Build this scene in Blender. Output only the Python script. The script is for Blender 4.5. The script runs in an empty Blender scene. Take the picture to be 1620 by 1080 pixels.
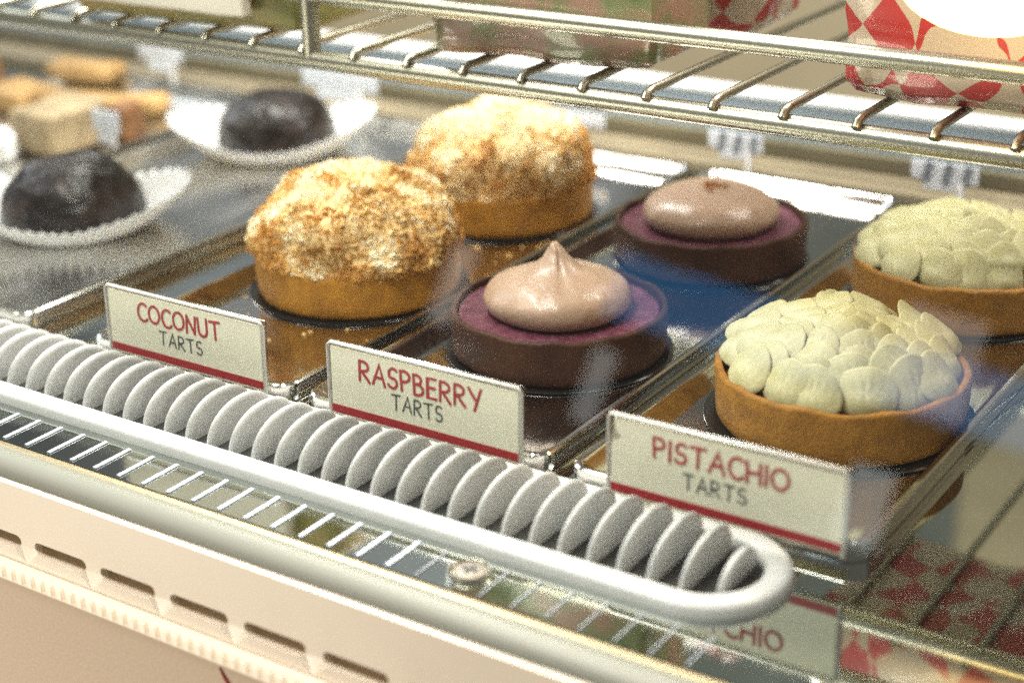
import bpy, bmesh, math, random
from mathutils import Vector, Matrix, noise
random.seed(7)
PI = math.pi
S = bpy.context.scene

# ------------------------------------------------------------------ camera
cd = bpy.data.cameras.new("camera"); cam = bpy.data.objects.new("camera", cd)
S.collection.objects.link(cam); S.camera = cam
R = Vector((0.83341924, 0.55212377, -0.02391059)); U = Vector((-0.19502235, 0.33431356, 0.9220633)); F = Vector((-0.5170867, 0.76380219, -0.38629983))
cam.matrix_world = Matrix(((R.x, U.x, -F.x, 0.3038), (R.y, U.y, -F.y, -0.4801), (R.z, U.z, -F.z, 0.2400), (0, 0, 0, 1)))
cd.sensor_width = 36.0; cd.lens = 36.0 * 2624.35 / 1620.0
cd.clip_start = 0.01; cd.clip_end = 50
cd.dof.use_dof = True; cd.dof.focus_distance = 0.556; cd.dof.aperture_fstop = 6.0

# ------------------------------------------------------------------ world and lamps
W = bpy.data.worlds.new("World"); S.world = W; W.use_nodes = True
wn = W.node_tree.nodes; bg = wn["Background"]
bg.inputs[0].default_value = (1.0, 0.95, 0.89, 1); bg.inputs[1].default_value = 0.15

def area(name, loc, target, sx, sy, power, color):
    l = bpy.data.lights.new(name, 'AREA'); l.shape = 'RECTANGLE'; l.size = sx; l.size_y = sy
    l.energy = power; l.color = color
    o = bpy.data.objects.new(name, l); S.collection.objects.link(o)
    o.location = loc
    o.rotation_euler = (Vector(target) - Vector(loc)).to_track_quat('-Z', 'Y').to_euler()
    return o
area("case_strip_light", (-0.16, 0.00, 0.42), (-0.12, 0.03, 0), 0.7, 0.05, 3.7, (1.0, 0.96, 0.90))
area("case_rear_light", (-0.05, 0.235, 0.42), (-0.05, 0.10, 0), 0.9, 0.06, 3.6, (1.0, 0.95, 0.88))
area("room_ceiling_light", (-1.2, -1.3, 1.9), (0.0, 0.0, 0), 0.9, 0.8, 15, (1.0, 0.95, 0.87))
area("front_panel_fill", (-0.6, -0.9, -0.30), (-0.05, -0.18, -0.03), 0.4, 0.3, 3.7, (1.0, 0.90, 0.74))  # unseen warm fill added low in front to brighten the cream panel
area("back_wall_fill", (-0.2, 0.75, 1.6), (-0.3, 1.1, 0.2), 1.6, 0.6, 6.5, (1.0, 0.93, 0.80))  # unseen fill added to brighten the back wall
area("left_fill", (-1.7, 0.35, 0.9), (-0.2, 0, 0), 0.7, 0.9, 9, (0.86, 0.93, 1.0))  # cool fill added out of view to light the left side

# unseen lights added to mirror a blue patch and pale streaks in the glass
G = Vector((0.15, -0.14, 0.09))
area("blue_patch_light", (-0.363, -1.47, 0.492), G, 0.50, 0.075, 0.26, (0.05, 0.42, 1.0))
area("streak_light", (-0.771, -1.341, 0.438), G, 0.03, 0.10, 0.022, (1.0, 0.95, 0.88))
area("streak_light", (-0.599, -1.434, 0.382), G, 0.03, 0.09, 0.018, (0.95, 1.0, 0.97))
area("streak_light", (-0.287, -1.547, 0.349), G, 0.05, 0.09, 0.042, (0.93, 1.0, 0.95))
area("streak_light", (-0.249, -1.507, 0.519), G, 0.09, 0.11, 0.060, (1.0, 0.98, 0.98))

S.view_settings.view_transform = 'Standard'; S.view_settings.look = 'None'
S.view_settings.exposure = 0.60; S.view_settings.gamma = 1.0; S.view_settings.use_curve_mapping = False
S.cycles.use_denoising = False
S.cycles.max_bounces = 10; S.cycles.glossy_bounces = 6; S.cycles.transparent_max_bounces = 16
S.cycles.sample_clamp_indirect = 6.0

# ------------------------------------------------------------------ materials
def mat(name, col, rough=0.5, metal=0.0, var=0.0, vscale=30, bump=0.0, bscale=200, sss=0.0, spec=0.5, aniso=None, col2=None, coat=0.0, ramp=(0.35, 0.65), detail=5, sheen=0, emit=None, estr=0):
    m = bpy.data.materials.new(name); m.use_nodes = True
    nt = m.node_tree; n = nt.nodes; L = nt.links; b = n["Principled BSDF"]
    b.inputs["Base Color"].default_value = (*col, 1); b.inputs["Roughness"].default_value = rough
    b.inputs["Metallic"].default_value = metal; b.inputs["Specular IOR Level"].default_value = spec
    b.inputs["Coat Weight"].default_value = coat
    if sss:
        b.inputs["Subsurface Weight"].default_value = sss; b.inputs["Subsurface Radius"].default_value = (0.004, 0.0025, 0.0012); b.inputs["Subsurface Scale"].default_value = 1.0
    if emit: b.inputs["Emission Color"].default_value = (*emit, 1); b.inputs["Emission Strength"].default_value = estr
    tc = n.new("ShaderNodeTexCoord")
    src = tc.outputs["Object"]
    if aniso:
        mp = n.new("ShaderNodeMapping"); mp.inputs["Scale"].default_value = aniso; L.new(src, mp.inputs[0]); src = mp.outputs[0]
    if var or col2:
        t = n.new("ShaderNodeTexNoise"); t.inputs["Scale"].default_value = vscale; t.inputs["Detail"].default_value = detail
        L.new(src, t.inputs["Vector"])
        r = n.new("ShaderNodeValToRGB"); r.color_ramp.elements[0].position = ramp[0]; r.color_ramp.elements[1].position = ramp[1]
        c2 = col2 or tuple(min(1, c * (1 + var)) for c in col)
        c1 = col if col2 else tuple(c * (1 - var) for c in col)
        r.color_ramp.elements[0].color = (*c1, 1); r.color_ramp.elements[1].color = (*c2, 1)
        L.new(t.outputs["Fac"], r.inputs[0]); L.new(r.outputs[0], b.inputs["Base Color"])
        if rough > 0.02:
            mr = n.new("ShaderNodeMapRange"); mr.inputs[3].default_value = rough * (0.4 if metal else 0.75); mr.inputs[4].default_value = min(1, rough * (1.7 if metal else 1.25))
            L.new(t.outputs["Fac"], mr.inputs[0]); L.new(mr.outputs[0], b.inputs["Roughness"])
    if bump:
        t2 = n.new("ShaderNodeTexNoise"); t2.inputs["Scale"].default_value = bscale; t2.inputs["Detail"].default_value = 4
        L.new(src, t2.inputs["Vector"])
        bp = n.new("ShaderNodeBump"); bp.inputs["Strength"].default_value = 1.0; bp.inputs["Distance"].default_value = bump
        L.new(t2.outputs["Fac"], bp.inputs["Height"]); L.new(bp.outputs[0], b.inputs["Normal"])
    return m

M = {}
M['tray'] = mat("tray_steel", (0.60, 0.585, 0.56), 0.10, 1.0, var=0.10, vscale=60, bump=0.00002, bscale=300, aniso=(1, 0.15, 1))
M['traym'] = mat('matte_tray_steel', (0.56, 0.55, 0.52), 0.22, 1.0, var=0.10, vscale=60, bump=0.00003, bscale=300, aniso=(1, 0.15, 1))
M['deck'] = mat("polished_steel_deck", (0.50, 0.53, 0.50), 0.045, 1.0, var=0.06, vscale=40)
M['rod'] = mat("chromed_wire", (0.37, 0.36, 0.29), 0.33, 1.0, bump=0.00005, bscale=900)
M['rail'] = mat("satin_rail", (0.20, 0.20, 0.16), 0.5, 0.1, bump=0.00003, bscale=1500, aniso=(0.05, 1, 1))
M['reflm'] = mat('pale_reflection', (0.46, 0.50, 0.56), 0.4, 0.3)
M['gold'] = mat("brass_trim", (0.34, 0.28, 0.17), 0.40, 0.9)
M['rubber'] = mat("dark_gasket", (0.035, 0.033, 0.03), 0.5)
M['cream'] = mat("cream_enamel", (0.86, 0.75, 0.60), 0.38, 0.0, var=0.03, vscale=25, bump=0.00002, bscale=900)
M['lower'] = mat("beige_kick_panel", (0.64, 0.50, 0.36), 0.6, 0.0, var=0.10, vscale=900, bump=0.0001, bscale=1200)
M['slot'] = mat("slot_inside", (0.50, 0.40, 0.27), 0.7)
M['diff'] = mat("lit_diffuser", (0.72, 0.62, 0.48), 0.4, emit=(1.0, 0.84, 0.62), estr=0.28)
M['white'] = mat("white_plastic", (0.58, 0.585, 0.57), 0.42, var=0.03, vscale=120, sss=0.0, spec=0.5, bump=0.00003, bscale=600)
M['dark'] = mat("shade_black", (0.03, 0.032, 0.03), 0.6)
M['shell'] = mat("baked_pastry", (0.25, 0.10, 0.004), 0.62, var=0.0, col2=(0.40, 0.18, 0.012), vscale=160, bump=0.0006, bscale=600, spec=0.35, ramp=(0.3, 0.7), detail=8)
M['shell2'] = mat("baked_pastry_crisp", (0.19, 0.082, 0.008), 0.66, col2=(0.30, 0.142, 0.018), vscale=180, bump=0.0006, bscale=600, spec=0.3, ramp=(0.3, 0.7), detail=8)
M['choc'] = mat("chocolate_pastry", (0.030, 0.011, 0.005), 0.55, col2=(0.058, 0.023, 0.010), vscale=90, bump=0.0006, bscale=600, spec=0.15, ramp=(0.3, 0.75), detail=8)
M['jam'] = mat("raspberry_filling", (0.075, 0.018, 0.030), 0.4, col2=(0.13, 0.040, 0.062), vscale=200, bump=0.0003, bscale=350, sss=0.2)
M['mousse'] = mat("milk_chocolate_cream", (0.33, 0.22, 0.15), 0.38, col2=(0.39, 0.27, 0.19), vscale=60, bump=0.00045, bscale=200, sss=0.15, coat=0.08)
M['crumb'] = mat("brown_crumb", (0.34, 0.16, 0.06), 0.8, var=0.3, vscale=300)
M['curd'] = mat("coconut_cream", (0.68, 0.48, 0.22), 0.7, var=0.1, vscale=120, bump=0.0008, bscale=300)
M['fl1'] = mat("toasted_flake", (0.46, 0.23, 0.055), 0.8, var=0.25, vscale=90, spec=0.2)
M['fl2'] = mat("golden_flake", (0.66, 0.44, 0.17), 0.8, var=0.15, vscale=90, spec=0.2)
M['fl3'] = mat("white_flake", (0.86, 0.77, 0.56), 0.75, var=0.08, vscale=90, spec=0.2)
M['pist'] = mat("pistachio_cream", (0.375, 0.35, 0.165), 0.55, col2=(0.47, 0.45, 0.27), vscale=130, bump=0.00018, bscale=500, spec=0.3)
M['board'] = mat("black_board", (0.012, 0.011, 0.010), 0.25)
M['dome'] = mat("dark_chocolate_cake", (0.007, 0.0035, 0.002), 0.36, col2=(0.055, 0.040, 0.034), vscale=60, bump=0.0016, bscale=160, ramp=(0.50, 0.80), spec=0.4)
M['paper'] = mat("white_paper", (0.84, 0.84, 0.82), 0.75, sss=0.1)
M['card'] = mat("cream_card", (0.84, 0.82, 0.64), 0.5, var=0.03, vscale=60)
M['red'] = mat("red_ink", (0.38, 0.025, 0.03), 0.5)
M['ink'] = mat("grey_ink", (0.06, 0.07, 0.07), 0.6)
M['tagw'] = mat("tag_plastic", (0.74, 0.79, 0.86), 0.35)
M['tagd'] = mat("tag_grey", (0.22, 0.25, 0.29), 0.4)
M['steelblue'] = mat("rear_steel", (0.34, 0.40, 0.47), 0.45, 0.3, var=0.05, vscale=10)
M['whitetrim'] = mat("white_trim", (0.86, 0.87, 0.88), 0.4)
M['olive'] = mat("olive_track", (0.13, 0.115, 0.07), 0.5, var=0.3, vscale=12, aniso=(1, 1, 1))
M['sill'] = mat("tan_sill", (0.24, 0.20, 0.13), 0.5, var=0.2, vscale=15)
M['wall'] = mat("cream_wall", (0.62, 0.52, 0.34), 0.8, var=0.08, vscale=6)
M['blue'] = mat("blue_band", (0.01, 0.22, 0.52), 0.6)
M['tan'] = mat("tan_pastry", (0.34, 0.26, 0.15), 0.7, var=0.25, vscale=50, bump=0.001, bscale=150)
M['golden'] = mat("golden_pastry", (0.36, 0.22, 0.08), 0.6, var=0.3, vscale=40, bump=0.001, bscale=150)
M['brown'] = mat("brown_pastry", (0.20, 0.09, 0.03), 0.6, var=0.3, vscale=40, bump=0.001, bscale=150)
M['wrap'] = mat("mustard_wrap", (0.36, 0.25, 0.08), 0.5, col2=(0.20, 0.19, 0.05), vscale=22, bump=0.002, bscale=45)
M['greypaper'] = mat("greyish_paper", (0.62, 0.58, 0.49), 0.7)

M['wallgrey'] = mat("grey_blue_wall", (0.22, 0.25, 0.29), 0.6, col2=(0.42, 0.44, 0.46), vscale=2.2, detail=3)
M['wallgreen'] = mat("dark_green_wall", (0.05, 0.075, 0.065), 0.6, col2=(0.22, 0.24, 0.22), vscale=2.5, detail=3)
def clear(name, tint, rough, k):
    m = bpy.data.materials.new(name); m.use_nodes = True; nt = m.node_tree; n = nt.nodes; L = nt.links
    n.remove(n["Principled BSDF"]); o = n["Material Output"]
    t = n.new("ShaderNodeBsdfTransparent"); t.inputs[0].default_value = (*tint, 1)
    g = n.new("ShaderNodeBsdfGlossy"); g.inputs["Roughness"].default_value = rough
    f = n.new("ShaderNodeFresnel"); f.inputs[0].default_value = k
    mx = n.new("ShaderNodeMixShader"); 
    ge = n.new("ShaderNodeNewGeometry"); inv = n.new("ShaderNodeMath"); inv.operation = 'SUBTRACT'; inv.inputs[0].default_value = 1.0; L.new(ge.outputs["Backfacing"], inv.inputs[1])
    mu = n.new("ShaderNodeMath"); mu.operation = 'MULTIPLY'; L.new(f.outputs[0], mu.inputs[0]); L.new(inv.outputs[0], mu.inputs[1]); L.new(mu.outputs[0], mx.inputs[0])
    L.new(t.outputs[0], mx.inputs[1]); L.new(g.outputs[0], mx.inputs[2]); L.new(mx.outputs[0], o.inputs[0])
    return m
M['glass'] = clear("clear_glass", (0.985, 0.995, 0.985), 0.0, 1.5)
M['acryl'] = clear("clear_acrylic", (0.80, 0.80, 0.76), 0.15, 2.1)

def bag_mat(name, cols, scale, checker=False, distort=0.75):
    m = bpy.data.materials.new(name); m.use_nodes = True; nt = m.node_tree; n = nt.nodes; L = nt.links; b = n["Principled BSDF"]
    b.inputs["Roughness"].default_value = 0.35; b.inputs["Coat Weight"].default_value = 0.3
    tc = n.new("ShaderNodeTexCoord")
    ns = n.new("ShaderNodeTexNoise"); ns.inputs["Scale"].default_value = 22; ns.inputs["Detail"].default_value = 2; L.new(tc.outputs["Object"], ns.inputs["Vector"])
    mx = n.new("ShaderNodeVectorMath"); mx.operation = 'MULTIPLY_ADD'; L.new(ns.outputs["Color"], mx.inputs[0]); mx.inputs[1].default_value = (distort * 0.05,) * 3; L.new(tc.outputs["Object"], mx.inputs[2])
    if checker:
        mp = n.new("ShaderNodeMapping"); mp.inputs["Rotation"].default_value = (0.5, 0.5, 0.6); L.new(mx.outputs[0], mp.inputs[0])
        c = n.new("ShaderNodeTexChecker"); c.inputs["Scale"].default_value = scale; c.inputs[1].default_value = (*cols[0], 1); c.inputs[2].default_value = (*cols[1], 1)
        L.new(mp.outputs[0], c.inputs[0]); L.new(c.outputs[0], b.inputs["Base Color"])
    else:
        t = n.new("ShaderNodeTexNoise"); t.inputs["Scale"].default_value = scale; t.inputs["Detail"].default_value = 4; L.new(mx.outputs[0], t.inputs["Vector"])
        r = n.new("ShaderNodeValToRGB"); e = r.color_ramp.elements
        e[0].position = 0.3; e[0].color = (*cols[0], 1); e[1].position = 0.72; e[1].color = (*cols[-1], 1)
        for i, cc in enumerate(cols[1:-1]):
            x = e.new(0.3 + 0.42 * (i + 1) / (len(cols) - 1)); x.color = (*cc, 1)
        L.new(t.outputs["Fac"], r.inputs[0]); L.new(r.outputs[0], b.inputs["Base Color"])
    return m
M['check'] = bag_mat("red_check_paper", [(0.30, 0.022, 0.02), (0.36, 0.30, 0.23)], 62, True)
M['salad'] = bag_mat("green_filled_bag", [(0.07, 0.10, 0.03), (0.17, 0.19, 0.08), (0.30, 0.17, 0.12), (0.14, 0.17, 0.06), (0.36, 0.20, 0.15)], 24)

# ------------------------------------------------------------------ helpers
def link(o, parent=None, label=None, cat=None, group=None, kind=None):
    S.collection.objects.link(o)
    if parent: o.parent = parent
    tag(o, label, cat, group, kind); return o
def tag(o, label=None, cat=None, group=None, kind=None):
    if label: o["label"] = label
    if cat: o["category"] = cat
    if group: o["group"] = group
    if kind: o["kind"] = kind
    return o
def empty(name, loc, label, cat, group=None, rz=0):
    o = bpy.data.objects.new(name, None); o.empty_display_size = 0.01; o.location = loc; o.rotation_euler = (0, 0, rz)
    return link(o, None, label, cat, group)
def mesh(name, bm, mats, parent=None, smooth=True, angle=None, **k):
    me = bpy.data.meshes.new(name); bm.normal_update(); bm.to_mesh(me); bm.free()
    for m in (mats if isinstance(mats, (list, tuple)) else [mats]): me.materials.append(m)
    if smooth:
        me.polygons.foreach_set("use_smooth", [True] * len(me.polygons))
        if angle: me.set_sharp_from_angle(angle=math.radians(angle))
    return link(bpy.data.objects.new(name, me), parent, **k)
def box(bm, x0, x1, y0, y1, z0, z1, bev=0.0, seg=2, mi=0):
    r = bmesh.ops.create_cube(bm, size=1.0); vs = r["verts"]
    for v in vs: v.co = Vector(((x0 + x1) / 2 + v.co.x * (x1 - x0), (y0 + y1) / 2 + v.co.y * (y1 - y0), (z0 + z1) / 2 + v.co.z * (z1 - z0)))
    if bev:
        es = list({e for v in vs for e in v.link_edges})
        bmesh.ops.bevel(bm, geom=es, offset=bev, segments=seg, profile=0.6, affect='EDGES')
    return bm
def boxobj(name, x0, x1, y0, y1, z0, z1, m, parent=None, bev=0.0, seg=2, **k):
    bm = bmesh.new(); box(bm, x0, x1, y0, y1, z0, z1, bev, seg); return mesh(name, bm, m, parent, smooth=bool(bev), angle=40, **k)
def tube(bm, pts, r, n=10, sc=None, caps=True, closed=False):
    """round tube along pts (mitred frames)"""
    pts = [Vector(p) for p in pts]; rings = []
    N = len(pts)
    for i, p in enumerate(pts):
        a = pts[(i - 1) % N] if (closed or i > 0) else p; b = pts[(i + 1) % N] if (closed or i < N - 1) else p
        t = (b - a).normalized(); up = Vector((0, 0, 1)) if abs(t.z) < 0.95 else Vector((0, 1, 0))
        s = t.cross(up).normalized(); u = s.cross(t)
        rr = r[i] if isinstance(r, (list, tuple)) else r
        rings.append([bm.verts.new(p + (s * math.cos(2 * PI * k / n) * (sc[0] if sc else 1) + u * math.sin(2 * PI * k / n) * (sc[1] if sc else 1)) * rr) for k in range(n)])
    for i in range(N if closed else N - 1):
        A, B = rings[i], rings[(i + 1) % N]
        for k in range(n): bm.faces.new((A[k], A[(k + 1) % n], B[(k + 1) % n], B[k]))
    if caps and not closed:
        bm.faces.new(rings[0]); bm.faces.new(rings[-1][::-1])
    return bm
def lathe(bm, prof, n=64, cx=0, cy=0, fn=None):
    rings = []
    for (r, z) in prof:
        if r < 1e-6: rings.append([bm.verts.new((cx, cy, z))])
        else:
            rings.append([bm.verts.new(fn(r, z, 2 * PI * k / n) if fn else (cx + r * math.cos(2 * PI * k / n), cy + r * math.sin(2 * PI * k / n), z)) for k in range(n)])
    for A, B in zip(rings, rings[1:]):
        for k in range(n):
            k2 = (k + 1) % n
            if len(A) == 1 and len(B) == 1: continue
            if len(B) == 1: bm.faces.new((A[k], A[k2], B[0]))
            elif len(A) == 1: bm.faces.new((A[0], B[k2], B[k]))
            else: bm.faces.new((A[k], A[k2], B[k2], B[k]))
    bmesh.ops.recalc_face_normals(bm, faces=bm.faces)
    return bm
def copy_tree(o, loc, rz=0, label=None):
    c = o.copy(); S.collection.objects.link(c); c.location = loc; c.rotation_euler = (0, 0, rz)
    if label: c["label"] = label
    for ch in list(o.children):
        d = ch.copy(); S.collection.objects.link(d); d.parent = c
    return c

# ------------------------------------------------------------------ setting
def struct(name, *a, m, **k): return boxobj(name, *a, m, kind="structure", **k)
struct("wall", -3.0, 2.0, 1.10, 1.15, -1.0, 0.242, m=M['wall'])
struct("wall_upper", -3.0, -0.62, 1.10, 1.15, 0.244, 1.9, m=M['wallgrey'])
struct("wall_upper", -0.618, -0.19, 1.10, 1.15, 0.244, 1.9, m=M['wallgreen'])
struct("wall_upper", -0.188, 2.0, 1.10, 1.15, 0.244, 1.9, m=M['wall'])
struct("floor", -3.0, 2.5, -3.0, 1.10, -1.05, -1.0, m=M['sill'])

# ------------------------------------------------------------------ display case
case = empty("display_case", (0, 0, -0.0015), "long glass fronted bakery display case with polished steel deck and cream base", "display case")
XL, XR = -0.95, 0.55
def cpart(name, x0, x1, y0, y1, z0, z1, m, bev=0, parent=None, **k):   # z given in world, case origin at z=-.0015
    return boxobj(name, x0, x1, y0, y1, z0 + 0.0015, z1 + 0.0015, m, parent or case, bev, **k)
cpart("deck", XL, XR, -0.160, 0.30, -0.0065, -0.0015, M['deck'])
cpart("gasket", XL, XR, -0.1616, -0.1602, -0.008, -0.0019, M['rubber'])
cpart("brass_strip", XL, XR, -0.1650, -0.1618, -0.008, -0.0004, M['gold'], 0.0008)
cpart("channel_gasket", XL, XR, -0.1668, -0.1652, -0.008, -0.0012, M['rubber'])
bm = bmesh.new()   # front rail, rounded outer nose
prof = [(-0.1670, -0.012), (-0.1670, 0.0028), (-0.1678, 0.0034), (-0.1710, 0.0034), (-0.1745, 0.0026), (-0.1770, 0.0006), (-0.1780, -0.0020), (-0.1780, -0.0038), (-0.1772, -0.012)]
A = [bm.verts.new((XL, y, z)) for y, z in prof]; B = [bm.verts.new((XR, y, z)) for y, z in prof]
for i in range(len(prof)): bm.faces.new((A[i], B[i], B[(i + 1) % len(prof)], A[(i + 1) % len(prof)]))
bm.faces.new(A); bm.faces.new(B[::-1]); bmesh.ops.recalc_face_normals(bm, faces=bm.faces)
mesh("front_rail", bm, M['rail'], case, angle=50)
# cream panel with capsule slots: a grid strip with slots cut out, real thickness behind
def panel_with_slots():
    bm = bmesh.new(); y = -0.1796; zt, zb = -0.0025, -0.0300; p = 0.0299; hw = 0.0118; hh = 0.0020; zc = -0.0232; t = 0.0025
    first = -0.1050 - p * 28; nS = 50
    def quad(pts): bm.faces.new([bm.verts.new(q) for q in pts])
    out = []
    for i in range(nS):
        cx = first + p * i; x0, x1 = cx - p / 2, cx + p / 2
        inner = []
        for (ax, sgn, a0) in ((cx + hw - hh, 1, -90), (cx - hw + hh, -1, 90)):
            for k in range(7):
                a = math.radians(a0 + 180 * k / 6); inner.append((ax + hh * math.cos(a), zc + hh * math.sin(a)))
        outer = []
        for (ix, iz) in inner:    # push every slot vertex to the tile border
            dx, dz = ix - cx, iz - zc
            if abs(dx) > hw - hh - 1e-6 and abs(dz) < hh * 0.8: outer.append((x1 if dx > 0 else x0, zc + dz * 1.0))
            else: outer.append((x1 if dx > 0 else x0, (zt if dz > 0 else zb)))
        iv = [bm.verts.new((a, y, b)) for a, b in inner]; ov = [bm.verts.new((a, y, b)) for a, b in outer]; bv = [bm.verts.new((a, y + t, b)) for a, b in inner]
        n = len(iv)
        for k in range(n):
            k2 = (k + 1) % n
            if (ov[k].co - ov[k2].co).length < 1e-7: bm.faces.new((iv[k], iv[k2], ov[k]))
            else: bm.faces.new((iv[k], iv[k2], ov[k2], ov[k]))
            bm.faces.new((iv[k2], iv[k], bv[k], bv[k2]))
        out.append((x0, x1))
    x0, x1 = out[0][0], out[-1][1]
    quad([(x0, y, zt), (x1, y, zt), (x1, y + t, zt), (x0, y + t, zt)])
    bmesh.ops.remove_doubles(bm, verts=bm.verts, dist=1e-6); bmesh.ops.recalc_face_normals(bm, faces=bm.faces)
    for v in bm.verts:   # lower half flares out towards the diffuser
        if v.co.z < zc - hh + 1e-5: v.co.y -= 0.0015
        v.co.z += 0.0015
    return bm
bm = panel_with_slots(); fp = mesh("front_panel", bm, M['cream'], case, smooth=False)
cpart("slot_backing", XL, XR, -0.1745, -0.1735, -0.030, -0.013, M['slot'])
bm = bmesh.new()
box(bm, XL, XR, -0.1835, -0.1785, -0.0372, -0.0303, 0.0008)
x = -0.40
while x < 0.12:
    box(bm, x, x + 0.0022, -0.1845, -0.1836, -0.0358, -0.0320, 0.0003, 1); x += 0.0046
for v in bm.verts: v.co.z += 0.0015
mesh("lit_trim", bm, M['diff'], case, angle=40)
cpart("lower_panel", XL, XR, -0.1800, -0.1700, -0.60, -0.0374, M['lower'])
bm = bmesh.new()   # dark red painted stroke on the lower panel
tube(bm, [(-0.0085, -0.1802, -0.0395), (-0.0065, -0.1803, -0.0425), (-0.003, -0.1803, -0.047), (0.003, -0.1803, -0.054)], [0.0003, 0.0007, 0.0011, 0.0013], 8, sc=(1, 0.3))
mesh("painted_stroke", bm, M['red'], case)
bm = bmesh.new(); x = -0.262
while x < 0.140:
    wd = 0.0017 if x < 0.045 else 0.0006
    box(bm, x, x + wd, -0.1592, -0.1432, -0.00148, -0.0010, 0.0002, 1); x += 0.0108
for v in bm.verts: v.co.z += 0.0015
mesh("reflection_stripes", bm, M['reflm'], case, angle=40, kind="stuff")  # pale bars standing for stripes of light reflected in the deck
# screw
scr = empty("screw", (0.0640, -0.1500, 0.0), None, None); scr.parent = case
bm = bmesh.new(); lathe(bm, [(0.0066, 0.0), (0.0064, 0.0010), (0.0060, 0.0014), (0.0055, 0.0011), (0.0052, 0.0004), (0.0, 0.0004)], 40)
mesh("washer", bm, M['rod'], scr, angle=50)
bm = bmesh.new(); lathe(bm, [(0.0050, 0.0002), (0.0049, 0.0009), (0.0044, 0.0012), (0, 0.0014)], 36); mesh("screw_head", bm, mat('dull_screw', (0.26, 0.23, 0.19), 0.5, 0.4, bump=0.0002, bscale=900), scr)
bm = bmesh.new(); box(bm, -0.0023, 0.0023, -0.0005, 0.0005, 0.0008, 0.00165); box(bm, -0.0005, 0.0005, -0.0023, 0.0023, 0.0008, 0.00163)
mesh("cross_recess", bm, M['rubber'], scr, smooth=False)
# rear track, panel
cpart("rear_sill", XL, XR, 0.222, 0.246, -0.0012, 0.0045, M['sill'], 0.001)
cpart("rear_track", XL, XR, 0.2465, 0.252, -0.0012, 0.0125, M['olive'], 0.001)
cpart("rear_panel", XL, XR, 0.3005, 0.306, -0.06, 0.0185, M['steelblue'])
cpart("rear_panel_edge", XL, XR, 0.296, 0.309, 0.0187, 0.0215, M['whitetrim'], 0.001)
# glass front pane leaning back
bm = bmesh.new(); box(bm, XL, XR, -0.0025, 0.0025, 0, 0.34)
bmesh.ops.rotate(bm, verts=bm.verts, cent=(0, 0, 0), matrix=Matrix.Rotation(-math.atan(0.38), 3, 'X'))
bmesh.ops.translate(bm, verts=bm.verts, vec=(0, -0.1712, 0.0052))
mesh("glass_pane", bm, M['glass'], case, smooth=False)

# ------------------------------------------------------------------ air grille
gr = empty("air_grille", (0, -0.1155, -0.0015), "long white plastic air grille with curved fins and a rounded end", "air grille")
def stadium(xl, xr, rad, n=22):
    pts = [(xl, -rad)] + [(xr + rad * math.cos(math.radians(-90 + 180 * k / n)), rad * math.sin(math.radians(-90 + 180 * k / n))) for k in range(n + 1)] + [(xl, rad)]
    return pts
bm = bmesh.new()
path = stadium(-0.60, 0.1210, 0.0200)
# subdivide straights
pp = [(x, path[0][1]) for x in [-0.6 + 0.02 * i for i in range(35)]] + path[1:-1] + [(x, path[-1][1]) for x in [0.08 - 0.02 * i for i in range(35)]]
rings = []
cs = [(-0.0040, 0.0), (-0.0039, 0.0026), (-0.0032, 0.0036), (-0.0020, 0.0040), (0.0014, 0.0040), (0.0032, 0.0036), (0.0042, 0.0024), (0.0045, 0.0)]
for i, (x, y) in enumerate(pp):
    a = Vector(pp[max(i - 1, 0)]); b = Vector(pp[min(i + 1, len(pp) - 1)]); t = (b - a).normalized(); nrm = Vector((t.y, -t.x))
    rings.append([bm.verts.new((x + nrm.x * o, y + nrm.y * o, z)) for o, z in cs])
for Ra, Rb in zip(rings, rings[1:]):
    for k in range(len(cs)): k2 = (k + 1) % len(cs); bm.faces.new((Ra[k], Ra[k2], Rb[k2], Rb[k]))
bm.faces.new(rings[0]); bm.faces.new(rings[-1][::-1]); bmesh.ops.recalc_face_normals(bm, faces=bm.faces)
mesh("frame", bm, M['white'], gr, angle=60)
bm = bmesh.new(); q = stadium(-0.60, 0.1210, 0.0165, 16); f = bm.faces.new([bm.verts.new((x, y, 0.0004)) for x, y in q])
r = bmesh.ops.extrude_face_region(bm, geom=[f]); bmesh.ops.translate(bm, verts=[v for v in r["geom"] if isinstance(v, bmesh.types.BMVert)], vec=(0, 0, 0.0005))
bmesh.ops.recalc_face_normals(bm, faces=bm.faces); mesh("fin_gap_shade", bm, M['dark'], gr, smooth=False)  # black sheet standing for the deep shade between the fins
def fin_bm(w=0.0163, h=0.0142, t=0.0021):
    bm = bmesh.new(); n = 30; loops = []
    for (dx, s) in ((-t / 2, 0.86), (-t / 2, 0.90), (-t / 2 + 0.0003, 0.975), (-t / 2 + 0.0009, 1.0), (t / 2 - 0.0009, 1.0), (t / 2 - 0.0003, 0.975), (t / 2, 0.90), (t / 2, 0.86)):
        loops.append([bm.verts.new((dx + 0.0012 * math.sin(PI * k / n), -w * s * math.cos(PI * k / n), max(0, h * s) * math.sin(PI * k / n) ** 0.85 + 0.0006)) for k in range(n + 1)])
    for A, B in zip(loops, loops[1:]):
        for k in range(n): bm.faces.new((A[k], A[k + 1], B[k + 1], B[k]))
    bm.faces.new(loops[0]); bm.faces.new(loops[-1][::-1]); bmesh.ops.recalc_face_normals(bm, faces=bm.faces)
    return bm
f0 = mesh("fin", fin_bm(), M['white'], gr, angle=50)
sp = 0.00968; base = 0.0139
fx = [base + sp * i for i in range(-27, 11)]
fi = 0
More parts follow.
